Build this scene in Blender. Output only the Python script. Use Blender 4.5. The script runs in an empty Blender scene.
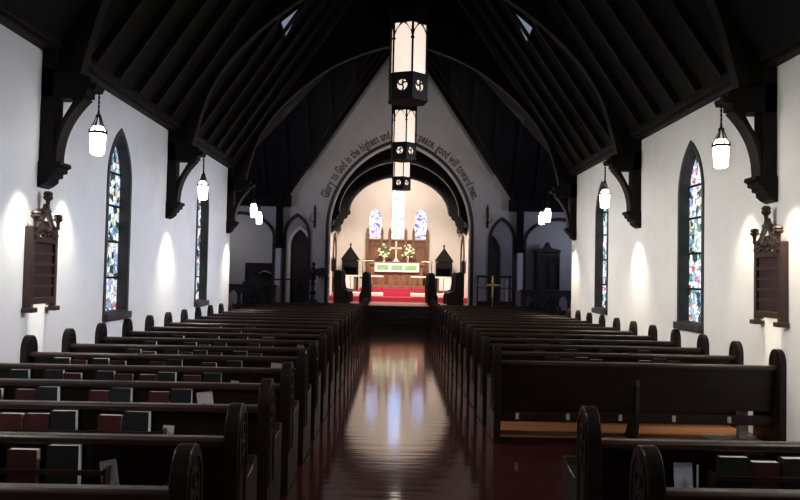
import bpy, bmesh, math, random
from math import sin, cos, pi, sqrt, radians as R
from mathutils import Vector, Matrix
random.seed(7)
S = bpy.context.scene
COL = S.collection

# ------------------------------------------------------------------ materials
def mat(name, color, rough=.6, var=.0, scale=(6, 6, 6), bump=0., metal=0., spec=.5, coat=0., dist=.02):
    m = bpy.data.materials.new(name); m.use_nodes = True
    nt = m.node_tree; b = nt.nodes['Principled BSDF']
    b.inputs['Base Color'].default_value = (*color, 1)
    b.inputs['Roughness'].default_value = rough
    b.inputs['Metallic'].default_value = metal
    b.inputs['Specular IOR Level'].default_value = spec
    b.inputs['Coat Weight'].default_value = coat
    if var or bump:
        tc = nt.nodes.new('ShaderNodeTexCoord'); mp = nt.nodes.new('ShaderNodeMapping')
        mp.inputs['Scale'].default_value = scale
        n = nt.nodes.new('ShaderNodeTexNoise'); n.inputs['Scale'].default_value = 1; n.inputs['Detail'].default_value = 5
        nt.links.new(tc.outputs['Object'], mp.inputs['Vector']); nt.links.new(mp.outputs['Vector'], n.inputs['Vector'])
        if var:
            r = nt.nodes.new('ShaderNodeValToRGB')
            r.color_ramp.elements[0].position = .3; r.color_ramp.elements[1].position = .7
            r.color_ramp.elements[0].color = (*[c*(1-var) for c in color], 1)
            r.color_ramp.elements[1].color = (*[min(1, c*(1+var)) for c in color], 1)
            nt.links.new(n.outputs['Fac'], r.inputs['Fac']); nt.links.new(r.outputs['Color'], b.inputs['Base Color'])
        if bump:
            bp = nt.nodes.new('ShaderNodeBump'); bp.inputs['Strength'].default_value = bump; bp.inputs['Distance'].default_value = dist
            nt.links.new(n.outputs['Fac'], bp.inputs['Height']); nt.links.new(bp.outputs['Normal'], b.inputs['Normal'])
    return m

def emit(name, color, strength):
    m = bpy.data.materials.new(name); m.use_nodes = True
    nt = m.node_tree; b = nt.nodes['Principled BSDF']
    b.inputs['Base Color'].default_value = (*[c*.8 for c in color], 1)
    b.inputs['Emission Color'].default_value = (*color, 1)
    b.inputs['Emission Strength'].default_value = strength
    b.inputs['Roughness'].default_value = .4
    return m

def stained(name, stops, strength, scale=9, lead=.05, blot=None):
    """leaded stained glass with daylight behind it: coloured cells and dark lead lines"""
    m = bpy.data.materials.new(name); m.use_nodes = True
    nt = m.node_tree; b = nt.nodes['Principled BSDF']; L = nt.links.new; N = nt.nodes.new
    tc = N('ShaderNodeTexCoord')
    v = N('ShaderNodeTexVoronoi'); v.inputs['Scale'].default_value = scale
    e = N('ShaderNodeTexVoronoi'); e.feature = 'DISTANCE_TO_EDGE'; e.inputs['Scale'].default_value = scale
    L(tc.outputs['Object'], v.inputs['Vector']); L(tc.outputs['Object'], e.inputs['Vector'])
    sp = N('ShaderNodeSeparateColor'); L(v.outputs['Color'], sp.inputs['Color'])
    r = N('ShaderNodeValToRGB'); r.color_ramp.interpolation = 'CONSTANT'
    cr = r.color_ramp.elements
    cr[0].position = 0; cr[0].color = (*stops[0][1], 1); cr[1].position = stops[1][0]; cr[1].color = (*stops[1][1], 1)
    for p, c in stops[2:]:
        q = cr.new(p); q.color = (*c, 1)
    n = N('ShaderNodeTexNoise'); n.inputs['Scale'].default_value = 2.2; L(tc.outputs['Object'], n.inputs['Vector'])
    ad = N('ShaderNodeMath'); ad.operation = 'ADD'; L(sp.outputs['Red'], ad.inputs[0])
    ms = N('ShaderNodeMath'); ms.operation = 'MULTIPLY_ADD'; ms.inputs[1].default_value = 1.4; ms.inputs[2].default_value = -.7
    L(n.outputs['Fac'], ms.inputs[0]); L(ms.outputs[0], ad.inputs[1]); ad.use_clamp = True
    L(ad.outputs[0], r.inputs['Fac'])
    gt = N('ShaderNodeMath'); gt.operation = 'GREATER_THAN'; gt.inputs[1].default_value = lead
    L(e.outputs['Distance'], gt.inputs[0])
    mx = N('ShaderNodeMath'); mx.operation = 'MULTIPLY'; mx.inputs[1].default_value = strength; L(gt.outputs[0], mx.inputs[0])
    L(r.outputs['Color'], b.inputs['Emission Color']); L(mx.outputs[0], b.inputs['Emission Strength'])
    b.inputs['Base Color'].default_value = (.02, .02, .025, 1); b.inputs['Roughness'].default_value = .25
    return m

M = {}
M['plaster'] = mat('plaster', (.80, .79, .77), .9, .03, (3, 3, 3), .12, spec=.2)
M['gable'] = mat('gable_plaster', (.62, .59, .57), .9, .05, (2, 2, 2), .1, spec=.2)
M['cream'] = mat('cream_plaster', (.80, .73, .66), .9, .04, (2, 2, 2), .1, spec=.2)
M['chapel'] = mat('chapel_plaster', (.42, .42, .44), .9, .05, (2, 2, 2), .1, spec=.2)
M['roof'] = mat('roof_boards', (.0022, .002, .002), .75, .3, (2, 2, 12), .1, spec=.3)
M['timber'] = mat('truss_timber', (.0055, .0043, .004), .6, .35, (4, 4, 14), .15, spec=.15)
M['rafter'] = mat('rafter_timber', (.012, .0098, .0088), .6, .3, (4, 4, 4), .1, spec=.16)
M['pew'] = mat('pew_wood', (.015, .0075, .0058), .42, .4, (2.5, 14, 14), .06, spec=.28)
M['pewrail'] = mat('pew_rail_wood', (.034, .0175, .0125), .34, .35, (2.5, 14, 14), .05, spec=.4)
M['pewend'] = mat('pew_end_wood', (.014, .0085, .007), .36, .35, (14, 14, 2.5), .06, spec=.24)
M['board'] = mat('hymn_board_wood', (.038, .018, .014), .5, .3, (12, 12, 3), .08)
M['boarddk'] = mat('hymn_board_slot', (.032, .012, .010), .55, .3, (12, 3, 12), .08)
M['reveal'] = mat('window_reveal', (.035, .034, .034), .6, .4, (5, 5, 5), .1)
M['oak'] = mat('reredos_oak', (.20, .088, .048), .5, .3, (10, 10, 2), .08)
M['oakdk'] = mat('reredos_oak_panel', (.15, .062, .034), .55, .3, (10, 10, 2), .08)
M['dark'] = mat('chancel_dark_wood', (.011, .007, .0065), .5, .3, (6, 6, 3), .08)
M['carpet'] = mat('red_carpet', (.36, .035, .065), .95, .2, (30, 30, 30), .3, spec=.1)
M['cushion'] = mat('cream_cushion', (.82, .74, .62), .9, .06, (12, 12, 12), .2)
M['linen'] = mat('white_linen', (.86, .83, .78), .9, .04, (14, 14, 14), .15)
M['green'] = mat('green_brocade', (.22, .40, .20), .8, .5, (40, 40, 40), .15)
M['brass'] = mat('brass', (.80, .58, .28), .25, .1, (9, 9, 9), metal=1)
M['iron'] = mat('black_iron', (.0045, .0045, .006), .5, .2, (20, 20, 20), .05, spec=.12)
M['leaf'] = mat('flower_leaves', (.06, .14, .035), .6, .4, (30, 30, 30))
M['petal'] = mat('flower_petals', (.88, .84, .62), .7, .15, (30, 30, 30))
M['vase'] = mat('vase_glaze', (.75, .70, .58), .25, .05, (9, 9, 9))
M['redbook'] = mat('red_cloth_cover', (.066, .008, .011), .6, .2, (60, 60, 60), .1)
M['darkbook'] = mat('dark_cloth_cover', (.008, .0105, .0115), .6, .2, (60, 60, 60), .1)
M['paper'] = mat('paper_pages', (.90, .88, .84), .9, .08, (4, 4, 90), .1)
M['card'] = mat('printed_card', (.62, .61, .58), .85, .25, (60, 14, 90))
M['bluecard'] = mat('blue_and_white_card', (.50, .55, .68), .85, .25, (8, 8, 22))
M['canopy'] = mat('canopy_wood', (.004, .003, .003), .6, .3, (9, 9, 4), .05, spec=.2)
M['gilt'] = mat('pale_gilt', (.86, .66, .48), .45, .1, (9, 9, 9), metal=.5)
M['letter'] = mat('inscription_paint', (.15, .085, .070), .8, .1, (9, 9, 9))
M['platform'] = mat('pew_platform_boards', (.46, .20, .095), .45, .2, (2, 14, 2), .06)
M['chfloor'] = mat('chancel_floor_boards', (.22, .085, .065), .4, .2, (12, 2, 2), .05)
M['stepw'] = mat('step_wood', (.026, .014, .013), .35, .3, (2, 12, 12), .05)
M['glow'] = emit('lit_lantern_glass', (1.0, .93, .82), 9)
M['glow2'] = emit('lit_chandelier_glass', (1.0, .78, .66), 1.0)
NAVE = [(0, (.02, .06, .05)), (.10, (.10, .30, .22)), (.20, (.25, .36, .62)), (.32, (.70, .80, .86)), (.58, (.92, .96, 1.0)), (.80, (.62, .58, .40)), (.90, (.70, .06, .08)), (.96, (.35, .45, .75))]
M['glassL'] = stained('stained_glass_cool', NAVE, 1.2, 12, .03)
M['glassR'] = stained('stained_glass_warm', NAVE, 1.5, 12, .035)
M['glassA'] = stained('stained_glass_altar', [(0, (.10, .14, .75)), (.14, (.40, .28, .85)), (.26, (.62, .70, 1.0)), (.46, (.92, .95, 1.0)), (.82, (.70, .08, .35)), (.90, (.35, .70, .80))], 2.0, 13, .03)
M['glassC'] = stained('stained_glass_centre', [(0, (.26, .36, .95)), (.18, (.52, .60, 1.0)), (.42, (.72, .78, 1.0)), (.85, (.35, .55, .80))], 2.5, 12, .02)
M['sky_pane'] = emit('dormer_pane', (.52, .60, .82), .30)

def floor_mat():
    m = bpy.data.materials.new('polished_floor_boards'); m.use_nodes = True
    nt = m.node_tree; b = nt.nodes['Principled BSDF']; L = nt.links.new; N = nt.nodes.new
    tc = N('ShaderNodeTexCoord')
    mp = N('ShaderNodeMapping'); mp.inputs['Rotation'].default_value = (0, 0, pi/2); L(tc.outputs['Object'], mp.inputs['Vector'])
    br = N('ShaderNodeTexBrick'); br.inputs['Scale'].default_value = 1
    br.inputs['Brick Width'].default_value = 1.8; br.inputs['Row Height'].default_value = .085; br.inputs['Mortar Size'].default_value = .0025
    br.inputs['Color1'].default_value = (.062, .017, .016, 1); br.inputs['Color2'].default_value = (.042, .013, .012, 1); br.inputs['Mortar'].default_value = (.012, .005, .005, 1)
    L(mp.outputs['Vector'], br.inputs['Vector']); L(br.outputs['Color'], b.inputs['Base Color'])
    m2 = N('ShaderNodeMapping'); m2.inputs['Scale'].default_value = (.9, 5.5, 1); L(tc.outputs['Object'], m2.inputs['Vector'])
    n = N('ShaderNodeTexNoise'); n.inputs['Scale'].default_value = 1.6; n.inputs['Detail'].default_value = 3; L(m2.outputs['Vector'], n.inputs['Vector'])
    bp = N('ShaderNodeBump'); bp.inputs['Strength'].default_value = .12; bp.inputs['Distance'].default_value = .012
    L(n.outputs['Fac'], bp.inputs['Height']); L(bp.outputs['Normal'], b.inputs['Normal'])
    b.inputs['Roughness'].default_value = .09; b.inputs['Specular IOR Level'].default_value = .5
    b.inputs['Coat Weight'].default_value = .12; b.inputs['Coat Roughness'].default_value = .06
    L(bp.outputs['Normal'], b.inputs['Coat Normal'])
    return m
M['floor'] = floor_mat()

# ------------------------------------------------------------------ mesh builder
class MB:
    def __init__(s): s.bm = bmesh.new()
    def box(s, x0, x1, y0, y1, z0, z1):
        v = [s.bm.verts.new(p) for p in ((x0,y0,z0),(x1,y0,z0),(x1,y1,z0),(x0,y1,z0),(x0,y0,z1),(x1,y0,z1),(x1,y1,z1),(x0,y1,z1))]
        for f in ((0,3,2,1),(4,5,6,7),(0,1,5,4),(1,2,6,5),(2,3,7,6),(3,0,4,7)): s.bm.faces.new([v[i] for i in f])
        return s
    def prism(s, pts, axis, a, b):
        """pts: closed 2D outline; axis: the direction of extrusion from a to b.  x: (y,z)  y: (x,z)  z: (x,y)"""
        def P(p, t):
            return (t, p[0], p[1]) if axis == 'x' else ((p[0], t, p[1]) if axis == 'y' else (p[0], p[1], t))
        A = [s.bm.verts.new(P(p, a)) for p in pts]; B = [s.bm.verts.new(P(p, b)) for p in pts]
        n = len(pts)
        s.bm.faces.new(A[::-1]); s.bm.faces.new(B)
        for i in range(n): s.bm.faces.new((A[i], A[(i+1) % n], B[(i+1) % n], B[i]))
        return s
    def sweep(s, path, w, d, up=(0, 1, 0), closed=False):
        """rectangular bar along a path; d along `up`, w across"""
        up = Vector(up); P = [Vector(p) for p in path]; rings = []
        n = len(P)
        for i in range(n):
            a = P[(i-1) % n] if (closed or i) else P[0]; b = P[(i+1) % n] if (closed or i < n-1) else P[-1]
            t = (b-a).normalized(); side = t.cross(up).normalized()
            rings.append([s.bm.verts.new(P[i]+side*w*sx/2+up*d*sy/2) for sx, sy in ((-1,-1),(1,-1),(1,1),(-1,1))])
        m = n if closed else n-1
        for i in range(m):
            r0, r1 = rings[i], rings[(i+1) % n]
            for j in range(4): s.bm.faces.new((r0[j], r0[(j+1) % 4], r1[(j+1) % 4], r1[j]))
        if not closed:
            s.bm.faces.new(rings[0][::-1]); s.bm.faces.new(rings[-1])
        return s
    def tube(s, path, r, n=8):
        P = [Vector(p) for p in path]; rings = []
        for i, p in enumerate(P):
            t = (P[min(i+1, len(P)-1)]-P[max(i-1, 0)]).normalized()
            u = t.cross(Vector((0, 0, 1)) if abs(t.z) < .95 else Vector((1, 0, 0))).normalized(); v = t.cross(u)
            rr = r[i] if isinstance(r, (list, tuple)) else r
            rings.append([s.bm.verts.new(p+(u*cos(2*pi*k/n)+v*sin(2*pi*k/n))*rr) for k in range(n)])
        for a, b in zip(rings, rings[1:]):
            for k in range(n): s.bm.faces.new((a[k], a[(k+1) % n], b[(k+1) % n], b[k]))
        s.bm.faces.new(rings[0][::-1]); s.bm.faces.new(rings[-1])
        return s
    def lathe(s, prof, c=(0, 0, 0), n=12, rot=0):
        rings = [[s.bm.verts.new((c[0]+max(r, .0005)*cos(rot+2*pi*k/n), c[1]+max(r, .0005)*sin(rot+2*pi*k/n), c[2]+z)) for k in range(n)] for r, z in prof]
        for a, b in zip(rings, rings[1:]):
            for k in range(n): s.bm.faces.new((a[k], a[(k+1) % n], b[(k+1) % n], b[k]))
        s.bm.faces.new(rings[0][::-1]); s.bm.faces.new(rings[-1])
        return s
    def ball(s, c, r, seg=8, sc=(1, 1, 1)):
        g = bmesh.ops.create_uvsphere(s.bm, u_segments=seg, v_segments=max(4, seg*2//3), radius=r)
        for v in g['verts']: v.co = Vector((v.co.x*sc[0]+c[0], v.co.y*sc[1]+c[1], v.co.z*sc[2]+c[2]))
        return s
    def holed(s, outer, holes, axis, a, b):
        """flat outline with holes extruded along an axis"""
        cu = bpy.data.curves.new('outline', 'CURVE'); cu.dimensions = '2D'; cu.fill_mode = 'BOTH'; cu.extrude = .5
        for pts in [outer]+holes:
            sp = cu.splines.new('POLY'); sp.points.add(len(pts)-1); sp.use_cyclic_u = True
            for q, p in zip(sp.points, pts): q.co = (p[0], p[1], 0, 1)
        o = bpy.data.objects.new('outline', cu)
        me = o.to_mesh()
        bm2 = bmesh.new(); bm2.from_mesh(me); o.to_mesh_clear()
        bmesh.ops.remove_doubles(bm2, verts=bm2.verts, dist=1e-5)
        vm = {}
        for v in bm2.verts:
            t = a if v.co.z < 0 else b; p = v.co
            vm[v] = s.bm.verts.new((t, p.x, p.y) if axis == 'x' else ((p.x, t, p.y) if axis == 'y' else (p.x, p.y, t)))
        for f in bm2.faces:
            try: s.bm.faces.new([vm[v] for v in f.verts])
            except ValueError: pass
        bm2.free(); bpy.data.objects.remove(o); bpy.data.curves.remove(cu)
        return s
    def build(s, name, m, parent=None, bevel=0, smooth=False, loc=None):
        bmesh.ops.recalc_face_normals(s.bm, faces=s.bm.faces)
        me = bpy.data.meshes.new(name); s.bm.to_mesh(me); s.bm.free()
        me.materials.append(m)
        if smooth:
            for p in me.polygons: p.use_smooth = True
        o = bpy.data.objects.new(name, me); COL.objects.link(o)
        if parent: o.parent = parent
        if loc: o.location = loc
        if bevel:
            bv = o.modifiers.new('bevel', 'BEVEL'); bv.width = bevel; bv.segments = 2; bv.limit_method = 'ANGLE'
        return o

def thing(name, label, cat, loc=(0, 0, 0), group=None, rz=0):
    o = bpy.data.objects.new(name, None); COL.objects.link(o); o.location = loc; o.rotation_euler.z = rz
    o.empty_display_size = .1
    return tag(o, label, cat, group)
def tag(o, label, cat, group=None):
    o['label'] = label; o['category'] = cat
    if group: o['group'] = group
    elif 'group' in o: del o['group']
    return o
def struct(o, label=None):
    o['kind'] = 'structure'
    if label: o['label'] = label
    return o
def clone(o, parent=None):
    c = o.copy(); COL.objects.link(c)
    if parent: c.parent = parent
    for ch in list(o.children): clone(ch, c)
    return c
def arch(h, zs, za, n=14, cx=0):
    """points of an arch from left spring over the apex to the right spring"""
    r = za-zs; out = []
    if r >= h:
        c = (r*r-h*h)/(2*h); rad = h+c; th = math.atan2(r, c) if c > 0 else pi/2
        L = [(cx+c-rad*cos(th*i/n), zs+rad*sin(th*i/n)) for i in range(n+1)]
    else:
        L = []
        for i in range(n+1):
            t = pi/2*i/n
            L.append((cx-h*cos(t)**.9, zs+r*sin(t)*(.86+.14*(i/n))))
    return L+[(2*cx-x, z) for x, z in L[-2::-1]]
def lancet(h, z0, zs, za, cx=0, n=10):
    return [(cx-h, z0)]+arch(h, zs, za, n, cx)+[(cx+h, z0)]
ORD = ['first','second','third','fourth','fifth','sixth','seventh','eighth','ninth','tenth','eleventh','twelfth','thirteenth','fourteenth','fifteenth','sixteenth','seventeenth','eighteenth','nineteenth','twentieth','twenty-first']

# ------------------------------------------------------------------ shell
W, EV, YB, YN, YE = 3.80, 3.92, -2.6, 16.30, 23.60     # nave half width, eaves, west wall, nave end, east wall
YR, ZR = (YN+YE)/2, 9.45                               # crossing ridge
struct(MB().box(-7.6, 7.6, YB-.2, YE+6.8, -.2, 0).build('floor', M['floor']))
for sd, sx in (('left', 1), ('right', -1)):
    x0, x1 = (-3.72, -.97) if sx > 0 else (.97, 3.72)
    o = MB().box(min(x0, x1), max(x0, x1), 7.64 if sx < 0 else 1.4, 21.9, 0, .008).build('floor_boards_'+sd, M['platform']); struct(o)

WY = [9.72, 13.93]; WH = .39; WZ0, WZS, WZA = 1.06, 2.80, 3.47
k = 0
for sd, sx in (('left', -1), ('right', 1)):
    holes = [lancet(WH, WZ0, WZS, WZA, y) for y in WY]
    struct(MB().holed([(YB, 0), (YN, 0), (YN, EV+.25), (YB, EV+.25)], holes, 'x', sx*W, sx*(W+.4)).build('wall_'+sd, M['plaster']))
    for y in WY:
        k += 1
        outer = lancet(WH, WZ0, WZS, WZA, y); inner = lancet(WH-.025, WZ0+.04, WZS, WZA-.04, y)
        w = MB().holed(lancet(WH+.035, WZ0-.04, WZS, WZA+.05, y), [inner], 'x', sx*(W-.015), sx*(W+.012)).build('window_%d' % k, M['reveal']); struct(w)
        MB().holed(outer, [inner], 'x', sx*(W+.012), sx*(W+.20)).build('window_frame', M['reveal'], w)
        MB().prism(lancet(WH-.02, WZ0+.01, WZS, WZA-.03, y), 'x', sx*(W+.130), sx*(W+.145)).build('stained_glass', M['glassL' if sx < 0 else 'glassR'], w)
        b = MB()
        for z in (1.52, 2.0, 2.48, 2.92): b.box(min(sx*(W+.118), sx*(W+.130)), max(sx*(W+.118), sx*(W+.130)), y-WH+.03, y+WH-.03, z, z+.028)
        b.build('saddle_bars', M['iron'], w)
        MB().box(min(sx*(W-.07), sx*(W+.16)), max(sx*(W-.07), sx*(W+.16)), y-WH-.04, y+WH+.04, WZ0-.075, WZ0+.02).build('window_sill', M['reveal'], w, .01)

# west wall and transepts
struct(MB().prism([(-W-.4, 0), (W+.4, 0), (W+.4, EV), (0, ZR+.2), (-W-.4, EV)], 'y', YB-.3, YB).build('wall_west', M['plaster']))
for sd, sx in (('left', -1), ('right', 1)):
    a, b = sorted((sx*(W+.4), sx*7.6))
    struct(MB().box(a, b, YN-.3, YN, 0, EV).build('wall_transept_west_'+sd, M['plaster']))
    a, b = sorted((sx*7.5, sx*7.8))
    struct(MB().prism([(YN-.3, 0), (YE+.3, 0), (YE+.3, EV), (YR, ZR+.2), (YN-.3, EV)], 'x', a, b).build('wall_transept_'+sd, M['plaster']))
# east wall with its five arches
AW, AZS, AZA = 2.28, 3.10, 5.94
SA, SH, SZS, SZA = 3.30, .355, 2.84, 3.47
BA, BH, BZS, BZA = 5.14, 1.07, 2.78, 3.50
holes = [lancet(AW, .02, AZS, AZA, 0, 24)]
for sx in (-1, 1):
    holes += [lancet(SH, .02, SZS, SZA, sx*SA), lancet(BH, .02, BZS, BZA, sx*BA, 14)]
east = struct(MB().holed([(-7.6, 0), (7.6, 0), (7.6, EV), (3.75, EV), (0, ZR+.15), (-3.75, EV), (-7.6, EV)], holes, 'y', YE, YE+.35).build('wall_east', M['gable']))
k = 0
def ring(name, h, z0, zs, za, cx, t, y0, y1, m, n=14):
    global k
    k += 1
    return struct(MB().holed(lancet(h+t, z0, zs, za+t*1.1, cx, n), [lancet(h-.01, z0-.05, zs, za-.01, cx, n)], 'y', y0, y1).build('trim_%d' % k, m))
ring('t', AW+.02, .03, AZS, AZA+.02, 0, .085, YE-.05, YE+.05, M['dark'], 24)
MBa = MB().holed(lancet(AW+.015, .02, AZS, AZA+.015, 0, 24), [lancet(AW-.03, .01, AZS, AZA-.035, 0, 24)], 'y', YE+.02, YE+.36)
struct(MBa.build('trim_arch_moulding', M['plaster']))
for sx in (-1, 1):
    ring('t', SH, .03, SZS, SZA, sx*SA, .085, YE-.05, YE+.10, M['dark'])
    ring('t', BH, .03, BZS, BZA, sx*BA, .075, YE-.05, YE+.10, M['dark'])
    # timber wall post and pale pier under it, and the wall plate of the transept
    k += 1
    o = MB().box(sx*3.86-.10, sx*3.86+.10, YE-.24, YE, 2.5, EV+.9).box(sx*3.86-.13, sx*3.86+.13, YE-.28, YE, 2.42, 2.54).build('trim_%d' % k, M['timber'], None, .012); struct(o)
    k += 1
    struct(MB().box(sx*3.87-.085, sx*3.87+.085, YE-.13, YE, 0, 2.42).build('trim_%d' % k, M['plaster'], None, .01))
    k += 1
    a, b = sorted((sx*3.5, sx*7.5))
    struct(MB().box(a, b, YE-.22, YE, EV-.16, EV+.2).build('trim_%d' % k, M['timber']))
# painted inscription over the chancel arch
TEXT = 'Glory to God in the highest and on earth peace, good will toward men.'
def inscription():
    size = .38; c = (((AZA-AZS)**2)-AW*AW)/(2*AW); rad = AW+c+.21
    dg = bpy.context.evaluated_depsgraph_get()
    gl = []; pen = 0
    for ch in TEXT:
        if ch == ' ': pen += size*.20; continue
        cu = bpy.data.curves.new('glyph', 'FONT'); cu.body = ch; cu.size = size; cu.extrude = .004; cu.offset = .013; cu.resolution_u = 3
        o = bpy.data.objects.new('glyph', cu); me = o.to_mesh()
        xs = [v.co.x for v in me.vertices]; w = max(xs)-min(xs)
        gl.append((pen, min(xs), w, [v.co.copy() for v in me.vertices], [list(p.vertices) for p in me.polygons]))
        pen += w*.56+size*.07
        o.to_mesh_clear(); bpy.data.objects.remove(o); bpy.data.curves.remove(cu)
    tha = math.acos(c/rad); half = 3.27
    b = MB(); sc = 2*half/pen
    for p0, mn, w, vs, fs in gl:
        mid = (p0+w*.28)*sc-half                     # arc length from the apex
        left = mid < 0
        al = tha-abs(mid)/rad                        # angle above the spring line
        base = Vector((c-rad*cos(al), 0, AZS+rad*sin(al))) if left else Vector((-c+rad*cos(al), 0, AZS+rad*sin(al)))
        out = Vector((-cos(al), 0, sin(al))) if left else Vector((cos(al), 0, sin(al)))
        tan = Vector((out.z, 0, -out.x))
        nv = [b.bm.verts.new(base+tan*((v.x-mn-w/2)*.56)+out*v.y+Vector((0, YE-.004-v.z*.9, 0))) for v in vs]
        for f in fs:
            try: b.bm.faces.new([nv[i] for i in f])
            except ValueError: pass
    o = b.build('painted_inscription', M['letter'], east)
inscription()

# side rooms behind the small arches
CHW, YC = 2.55, 30.3
for sd, sx in (('left', -1), ('right', 1)):
    a, b = sorted((sx*CHW, sx*(CHW+.3)))
    struct(MB().box(a, b, YE+.35, YC, 0, 6.4).build('wall_chancel_'+sd, M['cream']))
    a, b = sorted((sx*(CHW+.3), sx*7.6))
    struct(MB().box(a, b, YE+3.2, YE+3.4, 0, 4.3).build('wall_chapel_'+sd, M['chapel']))
    struct(MB().box(a, b, YE+.35, YE+3.4, 4.2, 4.35).build('ceiling_chapel_'+sd, M['roof']))
    a, b = sorted((sx*7.5, sx*7.6))
    struct(MB().box(a, b, YE+.35, YE+3.4, 0, 4.3).build('wall_chapel_end_'+sd, M['chapel']))
d1 = MB().holed(lancet(.42, 0, 2.65, 3.35, -3.60), [lancet(.33, -.02, 2.62, 3.22, -3.60)], 'y', YE+3.04, YE+3.21).build('door_1', M['linen']); struct(d1)
MB().prism(lancet(.34, 0, 2.62, 3.23, -3.60), 'y', YE+3.10, YE+3.2).build('door_leaf', M['dark'], d1)
d2 = MB().holed(lancet(.30, 0, 2.5, 3.15, 3.40), [lancet(.22, -.02, 2.48, 3.03, 3.40)], 'y', YE+3.04, YE+3.21).build('door_2', M['dark']); struct(d2)
MB().prism(lancet(.23, 0, 2.48, 3.04, 3.40), 'y', YE+3.10, YE+3.2).build('door_leaf', M['dark'], d2)

# ------------------------------------------------------------------ roof
rf = MB()
def quad(*p): rf.bm.faces.new([rf.bm.verts.new(q) for q in p])
for sx in (-1, 1):
    e = sx*3.72
    quad((e, YB, EV), (e, YN, EV), (0, YR, ZR), (0, YB, ZR))
    quad((e, YE, EV), (0, YE, ZR), (0, YR, ZR))
    quad((e, YN, EV), (sx*7.6, YN, EV), (sx*7.6, YR, ZR), (0, YR, ZR))
    quad((e, YE, EV), (sx*7.6, YE, EV), (sx*7.6, YR, ZR), (0, YR, ZR))
    quad((e, YB, EV), (sx*(W+.4), YB, EV), (sx*(W+.4), YN, EV), (e, YN, EV))
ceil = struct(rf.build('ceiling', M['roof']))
sl = (ZR-EV)/3.72
T = [7.62, 11.81, 16.0]
ys = []
for a, b in ((T[0], T[1]), (T[1], T[2])):
    ys += [a+(b-a)*i/6 for i in range(1, 6)]
for y in ys:
    for sx in (-1, 1):
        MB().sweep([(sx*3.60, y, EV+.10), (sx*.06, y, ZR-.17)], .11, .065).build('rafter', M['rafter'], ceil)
for i in range(-9, 10):
    x = i*.72
    if abs(x) < .5: continue
    y0 = YE-.08 if abs(x) > 3.7 else YR+abs(x)
    zf = lambda y: ZR-(y-YR)*sl-.12
    MB().sweep([(x, y0, zf(y0)), (x, YR+.05, zf(YR+.05))], .10, .12, (1, 0, 0)).build('rafter', M['rafter'], ceil)
for j in range(4):
    y = 20.6+.8*j
    for sx in (-1, 1):
        h = y-YR
        MB().sweep([(sx*h*.97, y, ZR-h*.97*sl-.1), (0, y, ZR-.1)], .12, .085).build('rafter', M['rafter'], ceil)
# cornices along the nave walls
for sd, sx in (('left', -1), ('right', 1)):
    k += 1
    a, b = sorted((sx*3.63, sx*(W+.05)))
    m = MB().box(a, b, YB, YN, 3.925, 4.00)
    a, b = sorted((sx*3.68, sx*(W+.05))); m.box(a, b, YB, YN, 3.885, 3.925)
    struct(m.build('trim_%d' % k, M['rafter'], None, .01))
# triangular dormer lights
for i, sx in enumerate((-1, 1)):
    def onroof(x, y, off): return Vector((sx*x, y, ZR-x*sl-off))
    tri = [onroof(2.26, 12.75, .02), onroof(1.80, 13.35, .02), onroof(2.06, 13.40, .02), onroof(2.29, 13.54, .02)]
    n = Vector((-sx*sl, 0, -1)).normalized()
    b = MB(); A = [b.bm.verts.new(p) for p in tri]; B = [b.bm.verts.new(p+n*.03) for p in tri]
    b.bm.faces.new(A); b.bm.faces.new(B)
    for q in range(4): b.bm.faces.new((A[q], A[(q+1) % 4], B[(q+1) % 4], B[q]))
    w = b.build('window_%d' % (5+i), M['sky_pane']); struct(w)
    b = MB(); b.sweep([p+n*.02 for p in tri], .05, .08, n, True); b.build('window_frame', M['timber'], w)

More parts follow.
